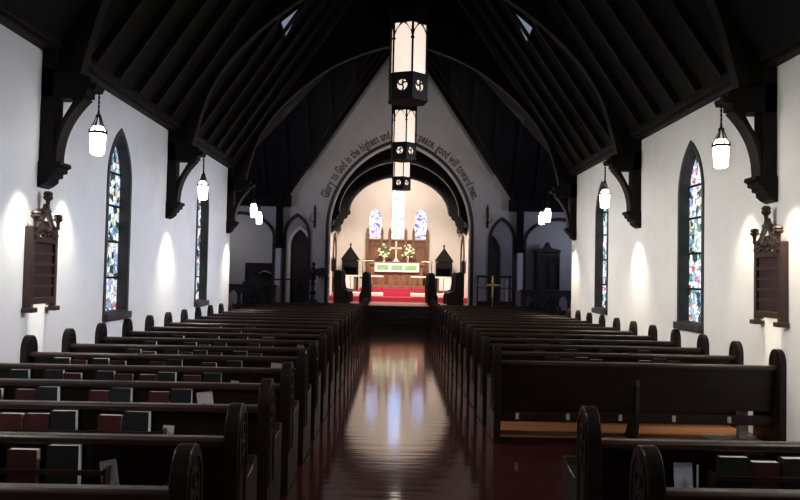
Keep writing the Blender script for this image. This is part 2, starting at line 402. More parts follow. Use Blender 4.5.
# ------------------------------------------------------------------ roof trusses
PROF0 = [(3.47, 3.56), (3.36, 4.05), (3.20, 4.55), (2.92, 5.02), (2.55, 5.45), (2.12, 5.83), (1.66, 6.16), (1.15, 6.42), (.60, 6.62), (.25, 6.70), (0, 6.72)]
PROF = []
_e = PROF0+[(-PROF0[-2][0], PROF0[-2][1])]
_e = [(3.50, 3.06)]+_e
for _i in range(1, len(_e)-2):                       # smooth curve through the measured points
    for _t in (0, .33, .67):
        p0, p1, p2, p3 = _e[_i-1], _e[_i], _e[_i+1], _e[_i+2]
        PROF.append(tuple(.5*(2*p1[q]+(p2[q]-p0[q])*_t+(2*p0[q]-5*p1[q]+4*p2[q]-p3[q])*_t*_t+(3*p1[q]-p0[q]-3*p2[q]+p3[q])*_t**3) for q in (0, 1)))
PROF.append(PROF0[-1])
def make_truss(d, label):
    t = thing('roof_truss', label, 'roof truss', (0, d, 0), 'arched roof trusses of the nave')
    def rz(x): return ZR-x*sl-.05
    for sx in (-1, 1):
        f = lambda pts: [(sx*p[0], p[1]) for p in pts]
        a, b = sorted((sx*3.66, sx*W))
        MB().box(a, b, -.11, .11, 2.70, EV).build('wall_post', M['timber'], t, .012)
        # hammer beam with a moulded nose
        MB().prism(f([(W, 3.40), (3.50, 3.40), (3.46, 3.36), (3.40, 3.37), (3.40, 3.43), (3.33, 3.43), (3.33, 3.49), (3.25, 3.49), (3.23, 3.55), (3.30, 3.57), (3.30, 3.62), (3.42, 3.66), (W, 3.72)]), 'y', -.11, .11).build('hammer_beam', M['timber'], t, .008)
        # curved brace under the hammer beam
        arc = [(3.645-.285*(i/10)**2.2, 2.70+.72*(i/10)**.88) for i in range(11)]
        MB().prism(f(arc+[(3.45, 3.42), (3.665, 3.04), (3.665, 2.70)]), 'y', -.085, .085).build('curved_brace', M['timber'], t)
        b = MB(); b.sweep([(sx*x, 0, z) for x, z in arc], .03, .19); b.build('brace_moulding', M['rafter'], t)
        # moulded corbel
        MB().prism(f([(W, 2.74), (3.57, 2.74), (3.56, 2.70), (3.60, 2.68), (3.60, 2.64), (3.645, 2.63), (3.645, 2.59), (3.69, 2.58), (3.69, 2.54), (3.74, 2.50), (W, 2.47)]), 'y', -.13, .13).build('corbel', M['timber'], t, .008)
        # boarded spandrel between arch, wall and roof
        pr = [(x+.02, z) for x, z in PROF]
        poly = pr+[(.02, rz(.02)-.05), (3.64, rz(3.64)+.0), (3.79, EV), (3.79, 3.60)]
        MB().prism(f(poly), 'y', -.06, .06).build('spandrel', M['timber'], t)
    path = [(-x, 0, z) for x, z in PROF]+[(x, 0, z) for x, z in PROF[-2::-1]]
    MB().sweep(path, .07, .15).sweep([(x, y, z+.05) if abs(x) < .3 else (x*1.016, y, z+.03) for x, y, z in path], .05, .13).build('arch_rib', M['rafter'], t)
    return t
for d, lab in zip(T, ('dark arched roof truss nearest the camera, above the hymn boards', 'dark arched roof truss between the two windows of each wall', 'dark arched roof truss farthest down the nave, framing the gable')):
    make_truss(d, lab)

# ------------------------------------------------------------------ pews
HL = (3.77-.92)/2; PX = (3.77+.92)/2
def end_profile():
    top = [(.03-.115*cos(pi*i/16), .805+.16*sin(pi*i/16)**.9) for i in range(17)]
    return [(-.085, 0)]+[(-.085, .77)]+top+[(.145, .77), (.145, .56), (.20, .545), (.36, .57), (.42, .605), (.46, .60), (.47, .54), (.47, 0)]
def make_pew(rack=True, plain=False):
    t = thing('pew', '', 'pew', (0, 0, 0), '')
    zb = .33 if plain else .10
    MB().prism([(0, .77), (.03, .77), (.075, zb), (.045, zb)], 'x', -HL+.03, HL-.03).build('backrest', M['pew'], t)
    MB().prism([(-.035, .755), (.055, .755), (.055, .785), (.04, .798), (-.02, .798), (-.035, .785)], 'x', -HL+.03, HL-.03).build('top_rail', M['pewrail'], t, .006)
    MB().prism([(.06, .40), (.45, .42), (.47, .43), (.47, .455), (.45, .465), (.06, .44)], 'x', -HL+.03, HL-.03).build('seat', M['pew'], t, .006)
    for sx in (-1, 1):
        e = MB().prism(end_profile(), 'x', sx*HL-.035, sx*HL+.035).build('pew_end', M['pewend'], t, .006)
        c = MB()
        for s2 in (-1, 1):
            x = sx*HL+s2*.036
            loop = [(x, -.055, .30), (x, -.055, .79)]+[(x, .03-.085*cos(pi*i/8), .80+.125*sin(pi*i/8)) for i in range(9)]+[(x, .115, .79), (x, .115, .30)]
            c.sweep(loop, .014, .012, (1, 0, 0), True)
            c.sweep([(x, .03+.035*cos(a), .83+.035*sin(a)) for a in [2*pi*i/10 for i in range(10)]], .012, .012, (1, 0, 0), True)
            c.sweep([(x, .03+.026*cos(a), .745+.026*sin(a)) for a in [2*pi*i/10 for i in range(10)]], .010, .012, (1, 0, 0), True)
            c.sweep([(x, -.03, .34), (x, -.03, .62), (x, .03, .70), (x, .09, .62), (x, .09, .34)], .012, .012, (1, 0, 0), True)
        c.build('carving', M['pewend'], e)
    if rack:
        rl = HL-.36
        r = MB().box(-rl, rl, -.082, .055, .515, .53).box(-rl, rl, -.088, -.078, .615, .64)
        for s2 in (-1, 1): r.box(min(s2*rl, s2*(rl+.015)), max(s2*rl, s2*(rl+.015)), -.088, .055, .50, .65)
        r.build('book_rack', M['pewrail'], t, loc=(-.27, 0, 0))
        MB().box(-.13, .13, -.07, .055, .51, .522).box(-.13, .13, -.07, -.063, .51, .565).box(-.13, -.123, -.07, .055, .51, .565).box(.123, .13, -.07, .055, .51, .565).build('card_pocket', M['pewrail'], t, loc=(PX-1.38, 0, 0))
    if plain:
        MB().box(-HL+.03, HL-.03, .02, .075, .19, .285).build('lower_rail', M['pew'], t, .006)
        b = MB()
        b.prism([(.05-.02, 0), (.05+.30, 0), (.05+.28, .04), (.06, .40), (.06, .60), (.01, .62), (-.004, .56), (-.004, .30), (.03, .06)], 'x', -.02, .02)
        b.build('centre_support', M['dark'], t)
        for x in (-1.21, -.70, -.17, .37, .93):
            MB().box(x-.016, x+.016, .004, .02, .215, .275).build('card_clip', M['card'], t)
    return t
pew0 = make_pew(True); used = False
LEFT = [2.87+.9*i for i in range(21)]
RIGHT = [2.97, 3.87]+[7.41+.9*i for i in range(16)]
GL, GR = 'dark pews left of the aisle', 'dark pews right of the aisle'
for i, d in enumerate(LEFT):
    p = pew0 if i == 0 else clone(pew0)
    p.location = (-PX, d, .008)
    tag(p, 'long dark wooden pew left of the aisle, %s row from the camera' % ORD[i], 'pew', GL)
for i, d in enumerate(RIGHT):
    if i == 2:
        p = make_pew(False, True)
        tag(p, 'dark pew right of the aisle with a tall plain back facing the open floor', 'pew', GR)
    else:
        p = clone(pew0)
        for ch in p.children:
            if abs(ch.location.x) > .01: ch.location.x *= -1
        tag(p, 'long dark wooden pew right of the aisle, %s row from the camera' % ORD[i], 'pew', GR)
    p.location = (PX, d, .008 if i > 1 else .01)

# ------------------------------------------------------------------ books in the racks
def make_book(kind):
    w, h, t = (.148, .190, .050) if kind == 'red' else (.158, .212, .058)
    m = M['redbook'] if kind == 'red' else M['darkbook']
    nm = 'hymnal' if kind == 'red' else 'prayer_book'
    c = MB().box(-w/2, w/2, -t/2, -t/2+.003, 0, h).box(-w/2, w/2, t/2-.003, t/2, 0, h).box(-w/2, -w/2+.004, -t/2, t/2, 0, h).build(nm, m)
    MB().box(-w/2+.004, w/2-.004, -t/2+.003, t/2-.003, .004, h-.004).build('page_block', M['paper'], c)
    return c
BOOK = {'r': make_book('red'), 'd': make_book('dark')}; FIRST = {'r': True, 'd': True}
def place_book(kd, x, d, z0, label, group):
    if FIRST[kd]: o = BOOK[kd]; FIRST[kd] = False
    else: o = clone(BOOK[kd])
    o.location = (x, d-.042+random.uniform(-.004, .004), z0+.532)
    o.rotation_euler = (R(random.uniform(-1, 3)), 0, R(random.uniform(-3, 3)))
    tag(o, label, 'book', group)
FP, CXC = 733.73, -.1199
def px2x(u, v, d):
    """lateral place in the nave of something measured at depth d"""
    u -= 400; v -= 250
    c, s = cos(-.0198), sin(-.0198); u, v = c*u-s*v, s*u+c*v
    x, y, z = u/FP, 1, -v/FP
    c, s = cos(-.0335), sin(-.0335); y, z = c*y+s*z, -s*y+c*z
    c, s = cos(.0059), sin(.0059); x, y = c*x+s*y, -s*x+c*y
    return x/y*d+CXC
LB = {1: [('r', -20), ('r', 24), ('d', 64)],
      2: [('r', -9), ('r', 15), ('r', 40), ('d', 64), ('r', 112), ('d', 137)],
      3: [('r', -8), ('r', 26), ('d', 48), ('r', 100), ('d', 121), ('r', 160), ('d', 181)],
      4: [('d', 20), ('d', 54), ('r', 73), ('d', 106), ('r', 124), ('r', 149), ('d', 167), ('r', 192), ('d', 212)],
      5: [('d', 62), ('r', 79), ('d', 101), ('r', 118), ('r', 157), ('d', 174), ('r', 209), ('d', 234)],
      6: [('d', 134), ('r', 149), ('d', 171), ('r', 186), ('d', 200), ('r', 215), ('d', 240), ('r', 255)],
      7: [('d', 150), ('d', 190), ('r', 204), ('d', 220), ('d', 253), ('r', 267)],
      8: [('d', 178), ('d', 213), ('d', 242), ('r', 254), ('d', 268)],
      9: [('r', 200), ('d', 236), ('r', 248), ('d', 281)],
      10: [('d', 216), ('d', 250), ('r', 262), ('d', 290)]}
RB = {1: [('d', 733), ('r', 764), ('d', 793)],
      3: [('d', 553), ('r', 566), ('d', 580), ('r', 593), ('r', 645), ('d', 660), ('r', 674)],
      4: [('r', 540), ('d', 571), ('d', 606), ('r', 630), ('d', 644)],
      5: [('d', 533), ('r', 543), ('d', 566), ('r', 599), ('d', 611), ('r', 622)],
      6: [('d', 520), ('r', 531), ('d', 560), ('d', 590)],
      7: [('d', 515), ('d', 545), ('r', 556)]}
for side, tab, rows in (('left', LB, LEFT), ('right', RB, RIGHT)):
    for i, lst in tab.items():
        d = rows[i]
        xs = sorted([(px2x(u, 272+700/d, d-.05), kd) for kd, u in lst], key=lambda q: abs(q[0]))
        for a in range(1, len(xs)):                       # keep neighbours clear of each other
            if abs(xs[a][0])-abs(xs[a-1][0]) < .162: xs[a] = ((abs(xs[a-1][0])+.162)*(-1 if side == 'left' else 1), xs[a][1])
        for a, (x, kd) in enumerate(xs):
            if abs(x) > 3.62: continue
            nm = 'red hymnal' if kd == 'r' else 'dark prayer book'
            place_book(kd, x, d, .02 if not (side == 'right' and i < 2) else 0,
                       '%s, %s from the aisle on the %s row %s pew' % (nm, ORD[a], ORD[i], side), 'books in the pew racks')
# cards and leaflets in the racks
def card(u, v, i, w, h, tilt, label, z=.55, m='card', name='leaflet', side='left'):
    d = (LEFT if side == 'left' else RIGHT)[i]
    o = MB().box(-w/2, w/2, -.0015, .0015, 0, h).build(name, M[m])
    o.location = (px2x(u, v, d-.05), d-.028, .545); o.rotation_euler = (R(-8), R(tilt), 0)
    tag(o, label, 'leaflet', 'leaflets in the pew racks')
card(110, 467, 1, .085, .14, -12, 'white card tucked in the rack of the second row left pew', .54)
card(166, 422, 2, .07, .13, 3, 'small pale card in the rack of the third row left pew', .55)
card(207, 396, 3, .12, .20, -10, 'large white leaflet leaning in the rack of the fourth row left pew', .55)
card(233, 376, 4, .07, .15, 4, 'dim narrow leaflet in the rack of the fifth row left pew', .55)
card(275, 364, 5, .11, .20, 3, 'bright white leaflet near the aisle in the sixth row left pew', .55)
card(300, 346, 7, .09, .21, 0, 'tiny white leaflet at the aisle end of the eighth row left pew', .55)
o = MB().box(-.048, .048, -.003, .003, 0, .175).build('leaflet', M['bluecard']); o.location = (px2x(687, 475, 3.80), 3.835, .524); o.rotation_euler = (R(-8), 0, 0)
tag(o, 'blue and white leaflet in a card pocket on the right', 'leaflet', 'leaflets in the pew racks')
o = MB().tube([(0, 0, 0), (0, 0, .17)], .005).build('pencil', M['card']); o.location = (px2x(698, 475, 3.82), 3.825, .524)
tag(o, 'white pencil standing beside the blue and white leaflet', 'pencil')
# things on the floor behind the plain pew
o = MB().box(-.05, .05, -.04, .04, 0, .36).build('paper_box', M['linen'], None, .006); o.location = (3.545, 7.72, .008)
tag(o, 'tall white box on the floor under the right pew near the wall', 'box')
o = MB().box(-.15, .15, -.10, .10, 0, .006).build('leaflet', M['card']); o.location = (3.30, 7.76, .009); o.rotation_euler.z = .3
tag(o, 'white leaflet lying flat on the orange boards under the right pew', 'leaflet')

# ------------------------------------------------------------------ hymn boards
def make_hymn_board(sx, label):
    t = thing('hymn_board', label, 'hymn board', (sx*W, 7.56, 0), 'carved hymn boards', 0)
    X = lambda a, b: sorted((-sx*a, -sx*b))
    hw = .275
    b = MB()
    for s2 in (-1, 1):
        y = s2*(hw-.03)
        a0, a1 = X(.0, .085); b.box(a0, a1, min(y-.03, y+.03), max(y-.03, y+.03), 1.24, 2.06)
    a0, a1 = X(.035, .085); b.box(a0, a1, -hw+.05, hw-.05, 1.28, 1.345); b.box(a0, a1, -hw+.05, hw-.05, 1.90, 1.97)
    b.build('frame', M['board'], t, .006)
    a0, a1 = X(.045, .055); MB().box(a0, a1, -hw+.05, hw-.05, 1.30, 1.93).build('back_panel', M['boarddk'], t)
    for i in range(4):
        a0, a1 = X(.055, .075); z = 1.345+.111*(i+1)-.012
        MB().box(a0, a1, -hw+.055, hw-.055, z, z+.028).build('number_ledge', M['board'], t)
    for s2 in (-1, 1):
        y = s2*(hw-.03); a0, a1 = X(0, .12)
        MB().box(a0, a1, y-.055, y+.055, 1.20, 1.25).build('foot', M['board'], t, .012)
    # crest: a gable of crossed curved ribs between three finials
    c = MB()
    a = -sx*.075
    for s2 in (-1, 1):
        c.sweep([(a, s2*.25, 1.97), (a, s2*.20, 2.04), (a, s2*.12, 2.10), (a, s2*.05, 2.20), (a, 0, 2.30)], .035, .045, (1, 0, 0))
        c.sweep([(a, s2*.02, 1.97), (a, s2*.10, 2.03), (a, s2*.17, 2.02), (a, s2*.24, 1.98)], .03, .04, (1, 0, 0))
        c.sweep([(a, s2*.22, 1.96), (a, s2*.10, 2.00), (a, 0, 2.12)], .03, .04, (1, 0, 0))
        for yy, zz in ((.20, 2.06), (.11, 2.14), (.06, 2.23)): c.ball((a, s2*yy, zz), .03, 8)
    c.ball((a, 0, 2.04), .045, 8)
    c.build('crest', M['board'], t)
    for y, z0, z1 in ((-.245, 2.05, 2.22), (.245, 2.05, 2.22), (0, 2.24, 2.44)):
        h = z1-z0
        f = MB().lathe([(.022, 0), (.02, h*.35), (.026, h*.4), (.02, h*.45), (.045, h*.58), (.052, h*.68), (.04, h*.74), (.05, h*.84), (.035, h*.96), (.0, h)], (-sx*.09, y, z0), 8)
        f.build('finial', M['board'], t)
    return t
make_hymn_board(-1, 'carved dark wooden hymn board with three finials on the left wall')
make_hymn_board(1, 'carved dark wooden hymn board with three finials on the right wall')

# ------------------------------------------------------------------ hanging lanterns
def hexpts(r, rot=0): return [(r*cos(rot+pi/3*i), r*sin(rot+pi/3*i)) for i in range(6)]
def make_lantern():
    """origin at the bottom of the glass; hangs from z = .67"""
    t = thing('hanging_lantern', '', 'lantern')
    g = MB(); g.lathe([(.052, .0), (.070, .010), (.080, .17), (.080, .25), (.05, .30)], (0, 0, 0), 6, pi/6); g.build('glass_shade', M['glow'], t)
    c = MB()
    c.sweep([(x, y, .235) for x, y in hexpts(.086, pi/6)], .014, .026, (0, 0, 1), True)
    c.sweep([(x, y, .004) for x, y in hexpts(.068, pi/6)], .006, .010, (0, 0, 1), True)
    for (x, y) in hexpts(1, pi/6):
        c.tube([(x*.070, y*.070, .004), (x*.084, y*.084, .225)], .003, 5)
        c.tube([(x*.084, y*.084, .24), (x*.046, y*.046, .33), (x*.020, y*.020, .41)], .006, 5)
        c.ball((x*.084, y*.084, .262), .009, 6)
    c.lathe([(.03, .40), (.034, .41), (.015, .43), (.012, .45)], (0, 0, 0), 8)
    c.build('cage', M['iron'], t)
    ch = MB()
    for i in range(5): ch.lathe([(.005, 0), (.011, .006), (.011, .034), (.005, .044)], (0, 0, .445+i*.045), 6)
    ch.build('chain', M['iron'], t)
    return t
lan = make_lantern(); first = True
SPOTS = [(-3.245, T[0], 2.83, 'lit hanging lantern nearest the camera on the left wall'), (3.265, T[0], 2.83, 'lit hanging lantern nearest the camera on the right wall'),
         (-3.245, T[1], 2.79, 'lit hanging lantern in front of the second left window'), (3.245, T[1], 2.79, 'lit hanging lantern in front of the second right window'),
         (-3.235, T[2], 2.83, 'lit hanging lantern at the far end of the left wall'), (3.19, T[2]+.02, 2.86, 'lit hanging lantern at the far end of the right wall'),
         (-3.44, 17.75, 2.80, 'farther lantern half hidden behind the last left lantern'), (3.41, 17.75, 2.93, 'farther lantern half hidden behind the last right lantern')]
for x, y, z, lab in SPOTS:
    o = lan if first else clone(lan); first = False
    o.location = (x, y, z); tag(o, lab, 'lantern', 'small lanterns along the walls')
    if y > 17:
        MB().tube([(0, 0, .66), (0, 0, (ZR-(abs(x) if abs(x) > YR-y else abs(x))*sl)-z-.02 if abs(x) < 3.7 else 1.4)], .006, 6).build('drop_rod', M['iron'], o)
    elif z < 2.90 and y > 10:
        MB().tube([(0, 0, .64), (0, 0, 3.50-z)], .006, 6).build('drop_rod', M['iron'], o)

def make_chandelier(d, zb, label):
    """tall hexagonal lantern; origin at its bottom"""
    t = thing('chandelier', label, 'chandelier', (-.025, d, zb), 'tall central chandeliers', R(-20))
    rr = .207; ap = rr*cos(pi/6); H0, H1, H2 = .27, .80, .94
    core = MB().lathe([(rr*.90, H0-.0), (rr*.90, H1)], (0, 0, 0), 6); core.build('glass_tube', M['glow2'], t)
    for i in range(6):
        an = pi/6+pi/3*i; rot = Matrix.Rotation(an+pi/2, 4, 'Z'); hw = rr/2
        def face(mb):
            for v in mb.bm.verts: v.co = rot @ v.co
            return mb
        pl = MB().holed([(-hw, H0), (hw, H0), (hw, H1+.01), (-hw, H1+.01)], [lancet(hw-.010, H0+.008, H0+.36, H1-.010, 0, 8)]+[[(s2*(hw-.012), H1-.008), (s2*.030, H1-.008), (s2*(hw-.040), H1-.060), (s2*(hw-.014), H1-.10)] for s2 in (-1, 1)], 'y', -ap-.006, -ap+.006)
        for s2 in (-1, 1): pl.ball((s2*(hw-.008), -ap, H0+.36), .016, 6)
        pl.sweep([(-hw, -ap, H0), (-hw, -ap, H1)], .014, .018, (0, 1, 0))
        face(pl).build('tracery_panel', M['iron'], t)
        hole = [(.058*cos(a), H0/2+.01+.058*sin(a)) for a in [2*pi*q/14 for q in range(14)]]
        bt = MB().holed([(-hw, .02), (hw, .02), (hw, H0), (-hw, H0)], [hole], 'y', -ap-.008, -ap+.008)
        bt.sweep([(.052*sin(2*pi*q/3)*.1, -ap-.002, H0/2+.01+.0) if q == 0 else (.052*cos(pi*q/3+.4), -ap-.002, H0/2+.01+.052*sin(pi*q/3+.4)) for q in range(2)], .016, .008)
        for q in range(3):
            a = 2*pi*q/3+.5
            bt.sweep([(0, -ap-.002, H0/2+.01), (.03*cos(a+.5), -ap-.002, H0/2+.01+.03*sin(a+.5)), (.056*cos(a), -ap-.002, H0/2+.01+.056*sin(a))], .016, .010)
        bt.box(-hw, hw, -ap-.014, -ap+.012, H0-.022, H0+.006); bt.box(-hw, hw, -ap-.014, -ap+.012, .0, .03)
        face(bt).build('base_panel', M['iron'], t)
        ds = MB().prism([(.060*cos(a), H0/2+.01+.060*sin(a)) for a in [2*pi*q/14 for q in range(14)]], 'y', -ap+.009, -ap+.016)
        face(ds).build('lit_roundel', M['glow2'], t)
        tp = MB().prism([(-hw, H1), (hw, H1), (hw, H2), (hw-.03, H2), (hw-.03, H2+.05), (.03, H2+.05), (.03, H2), (-.03, H2), (-.03, H2+.05), (-hw+.03, H2+.05), (-hw+.03, H2), (-hw, H2)], 'y', -ap-.012, -ap+.010)
        face(tp).build('crown_panel', M['iron'], t)
    MB().lathe([(rr*.86, .0), (rr*.86, .015)], (0, 0, 0), 6).build('bottom_plate', M['iron'], t)
    MB().lathe([(rr*.86, H2-.03), (rr*.80, H2), (.06, H2+.22), (.02, H2+.30)], (0, 0, 0), 6).build('cap', M['iron'], t)
    MB().tube([(0, 0, H2+.26), (0, 0, 6.68-zb)], .012, 8).build('drop_rod', M['iron'], t)
make_chandelier(T[0], 3.45, 'lit hexagonal chandelier nearest the camera, largest of three in a row')
make_chandelier(T[1], 3.49, 'lit hexagonal chandelier in the middle of the row of three')
make_chandelier(T[2], 3.50, 'lit hexagonal chandelier farthest away, just above the altar window')

# ------------------------------------------------------------------ chancel
CX = -.05
PL = .65
nm = 0
for i in range(4):
    z = PL*(i+1)/4; y = 22.72+.22*i
    o = MB().box(-1.25, 1.25, y, 23.40+.22*0, 0, z-.03).box(-1.25, 1.25, y-.03, 23.40, z-.03, z).build('chancel_step', M['stepw'], None, .006); struct(o)
for sd, sx in (('left', -1), ('right', 1)):
    a, b = sorted((sx*1.25, sx*3.75))
    struct(MB().box(a, b, 22.6, YE-.001, 0, PL).build('floor_platform_'+sd, M['stepw']))
struct(MB().box(-CHW, CHW, 23.40, YC, 0.0, PL).build('floor_chancel', M['chfloor']))
struct(MB().box(-CHW, CHW, 26.75, YC, PL, .82).build('floor_sanctuary', M['carpet'], None, .01))
for i, (y, z, h) in enumerate(((27.75, .82, 1.0), (28.0, 1.0, 1.12), (28.25, 1.12, 1.22))):
    struct(MB().box(CX-1.55+.12*i, CX+1.55-.12*i, y, 29.9, z, h).build('altar_step', M['carpet'] if i < 2 else M['oak'], None, .008))
# apse wall with lancet openings
hs = [lancet(.265, 3.14, 3.95, 4.40, CX-.93), lancet(.27, 3.12, 4.9, 5.42, CX), lancet(.265, 3.14, 3.95, 4.40, CX+.95)]
struct(MB().holed([(-CHW-.3, 0), (CHW+.3, 0), (CHW+.3, 6.5), (-CHW-.3, 6.5)], hs, 'y', YC, YC+.3).build('wall_apse', M['cream']))
for i, (h, m) in enumerate(zip(hs, ('glassA', 'glassC', 'glassA'))):
    w = MB().prism(h, 'y', YC+.10, YC+.12).build('window_%d' % (7+i), M[m]); struct(w)
    c = (CX-.93, CX, CX+.95)[i]; top = (4.40, 5.42, 4.40)[i]; zs = (3.95, 4.9, 3.95)[i]
    MB().holed(lancet(.285, 3.10, zs, top+.03, c), [lancet(.245, 3.15, zs, top-.035, c)], 'y', YC-.015, YC+.02).build('window_frame', M['oak' if i == 9 else 'cream'], w)
# chancel barrel ceiling
prof = arch(CHW, 3.35, 6.35, 16)
b = MB()
va = [b.bm.verts.new((x, YE+.3, z)) for x, z in prof]; vb = [b.bm.verts.new((x, YC, z)) for x, z in prof]
for i in range(len(prof)-1): b.bm.faces.new((va[i], va[i+1], vb[i+1], vb[i]))
struct(b.build('ceiling_chancel', M['roof']))
for sx in (-1, 1):
    k += 1
    a, bb = sorted((sx*(CHW-.16), sx*CHW)); struct(MB().box(a, bb, YE+.35, YC, 3.42, 3.62).build('trim_%d' % k, M['timber']))
def chancel_truss(y, h, zs, za, label):
    t = thing('chancel_truss', label, 'roof truss', (0, y, 0), 'arched trusses of the chancel')
    inner = arch(h, zs, za, 14, CX*.6)
    outer = arch(CHW-.02, 3.35, 6.28, 14)
    for sx in (-1, 1):
        half = [p for p in outer if p[0]*sx >= -1e-6 and p[1] > zs]
        hin = [p for p in inner if p[0]*sx >= CX*.6*sx-1e-6]
        half.sort(key=lambda p: -abs(p[0])); hin.sort(key=lambda p: abs(p[0]))
        MB().prism([(sx*(CHW-.02), zs-.02)]+half+[(CX*.6, hin[0][1])]+hin[1:]+[(hin[-1][0], zs-.02)], 'y', -.09, .09).build('spandrel', M['roof'], t)
    MB().sweep([(x, 0, z) for x, z in inner], .10, .26).build('arch_rib', M['dark'], t, .015)
    for sx in (-1, 1):
        f = lambda pts: [(sx*p[0], p[1]) for p in pts]
        MB().prism(f([(CHW-.005, zs+.05), (h-.05, zs+.05), (h-.05, zs-.06), (h+.04, zs-.10), (h+.06, zs-.20), (h+.18, zs-.26), (h+.22, zs-.42), (CHW-.05, zs-.75), (CHW-.005, zs-.78)]), 'y', -.12, .12).build('bracket', M['roof'], t, .01)
chancel_truss(25.4, 2.12, 3.75, 5.62, 'nearer dark wooden arch spanning the chancel ceiling')
chancel_truss(27.5, 1.90, 3.95, 5.36, 'farther dark wooden arch spanning the chancel, close to the altar windows')
# pointed door frames on the chancel side walls
for i, sx in enumerate((-1, 1)):
    a, bb = sorted((sx*(CHW-.05), sx*CHW))
    struct(MB().holed(lancet(.72, .82, 2.35, 3.25, 29.0), [lancet(.62, .80, 2.33, 3.12, 29.0)], 'x', a, bb).build('door_%d' % (3+i), M['dark']))
# reredos
t = thing('reredos', 'brown oak panelled screen behind the altar, below the three windows', 'altar screen', (CX, YC-.02, .82))
MB().box(-1.26, 1.26, -.10, 0, 0, 2.25).build('panel_back', M['oak'], t)
MB().box(-1.30, 1.30, -.16, 0, 2.20, 2.27).build('cornice', M['oak'], t, .01)
for x in (-1.22, -.64, -.32, .34, .66, 1.22):
    MB().box(x-.055, x+.055, -.17, -.0, 0, 2.62).prism([(x-.055, 2.62), (x+.055, 2.62), (x, 2.78)], 'y', -.14, -.03).build('pilaster', M['oak'], t, .008)
for x, w in ((-.93, .46), (-.48, .20), (.01, .52), (.50, .20), (.94, .42)):
    MB().holed([(x-w/2, 1.25), (x+w/2, 1.25), (x+w/2, 2.15), (x-w/2, 2.15)], [lancet(w/2-.04, 1.30, 1.75, 1.75+w*.55, x)], 'y', -.13, -.10).build('tracery', M['oakdk'], t)
# altar
t = thing('altar', 'oak altar with a white and green frontal under the windows', 'altar', (CX-.01, 28.85, 1.22))
MB().box(-1.02, 1.02, -.30, .32, 0, .84).build('altar_body', M['oak'], t, .01)
MB().box(-1.08, 1.08, -.36, .36, .80, .86).build('altar_top', M['oak'], t, .01)
f = MB().box(-.86, .86, -.385, -.365, .53, .865).box(-.86, .86, -.385, .2, .86, .875).build('frontal', M['linen'], t)
for x in (-.545, .0, .545): MB().box(x-.225, x+.225, -.392, -.384, .60, .80).build('green_panel', M['green'], f)
for i in range(5): MB().box(-.86+.40*i, -.86+.40*i+.12, -.325, -.30, .08, .46).build('front_panel', M['oakdk'], t)
o = MB().box(CX-1.05, CX+1.05, 29.42, 29.75, 1.22, 2.16).build('retable', M['oak'], None, .01); tag(o, 'oak shelf behind the altar holding the cross and flowers', 'shelf')
t = thing('altar_cross', 'pale brass cross on a stepped base between the flower vases', 'cross', (CX-.05, 29.55, 2.16))
MB().lathe([(.16, 0), (.15, .04), (.09, .06), (.07, .12), (.03, .16), (.022, .2)], (0, 0, 0), 8).build('base', M['gilt'], t)
c = MB().box(-.028, .028, -.02, .02, .18, .78).box(-.19, .19, -.02, .02, .52, .58)
for x, z in ((-.19, .55), (.19, .55), (0, .78)): c.ball((x, 0, z), .045, 8, (1, .5, 1))
c.build('cross', M['gilt'], t)
for i, x in enumerate((-.53, .42)):
    t = thing('flower_vase', 'vase of white and yellow flowers %s of the altar cross' % ('left', 'right')[i], 'flowers', (CX+x, 29.55, 2.16), 'altar flower vases')
    MB().lathe([(.05, 0), (.035, .03), (.055, .10), (.06, .16), (.045, .20), (.055, .22)], (0, 0, 0), 10).build('vase', M['vase'], t)
    g = MB(); rnd = random.Random(4+i)
    pos = []
    for q in range(46):
        a = rnd.uniform(0, 2*pi); r = rnd.uniform(.03, .26); z = rnd.uniform(.20, .70)
        lim = .27*(1-abs((z-.40)/.30)**1.5*.85); r = min(r, max(lim, .02))
        pos.append((r*cos(a), r*sin(a), z))
    for p in pos: g.tube([(0, 0, .18), (p[0]*.5, p[1]*.5, (p[2]+.18)/2), p], .004, 4)
    for p in pos[:24]: g.ball(p, .045, 6, (1, .35, 1))
    g.build('leaves', M['leaf'], t)
    f = MB()
    for p in pos[14:]:
        f.ball((p[0]*1.05, p[1]*1.05-.02, p[2]), rnd.uniform(.040, .060), 6, (1, 1, .75))
    f.build('blossoms', M['petal'], t)
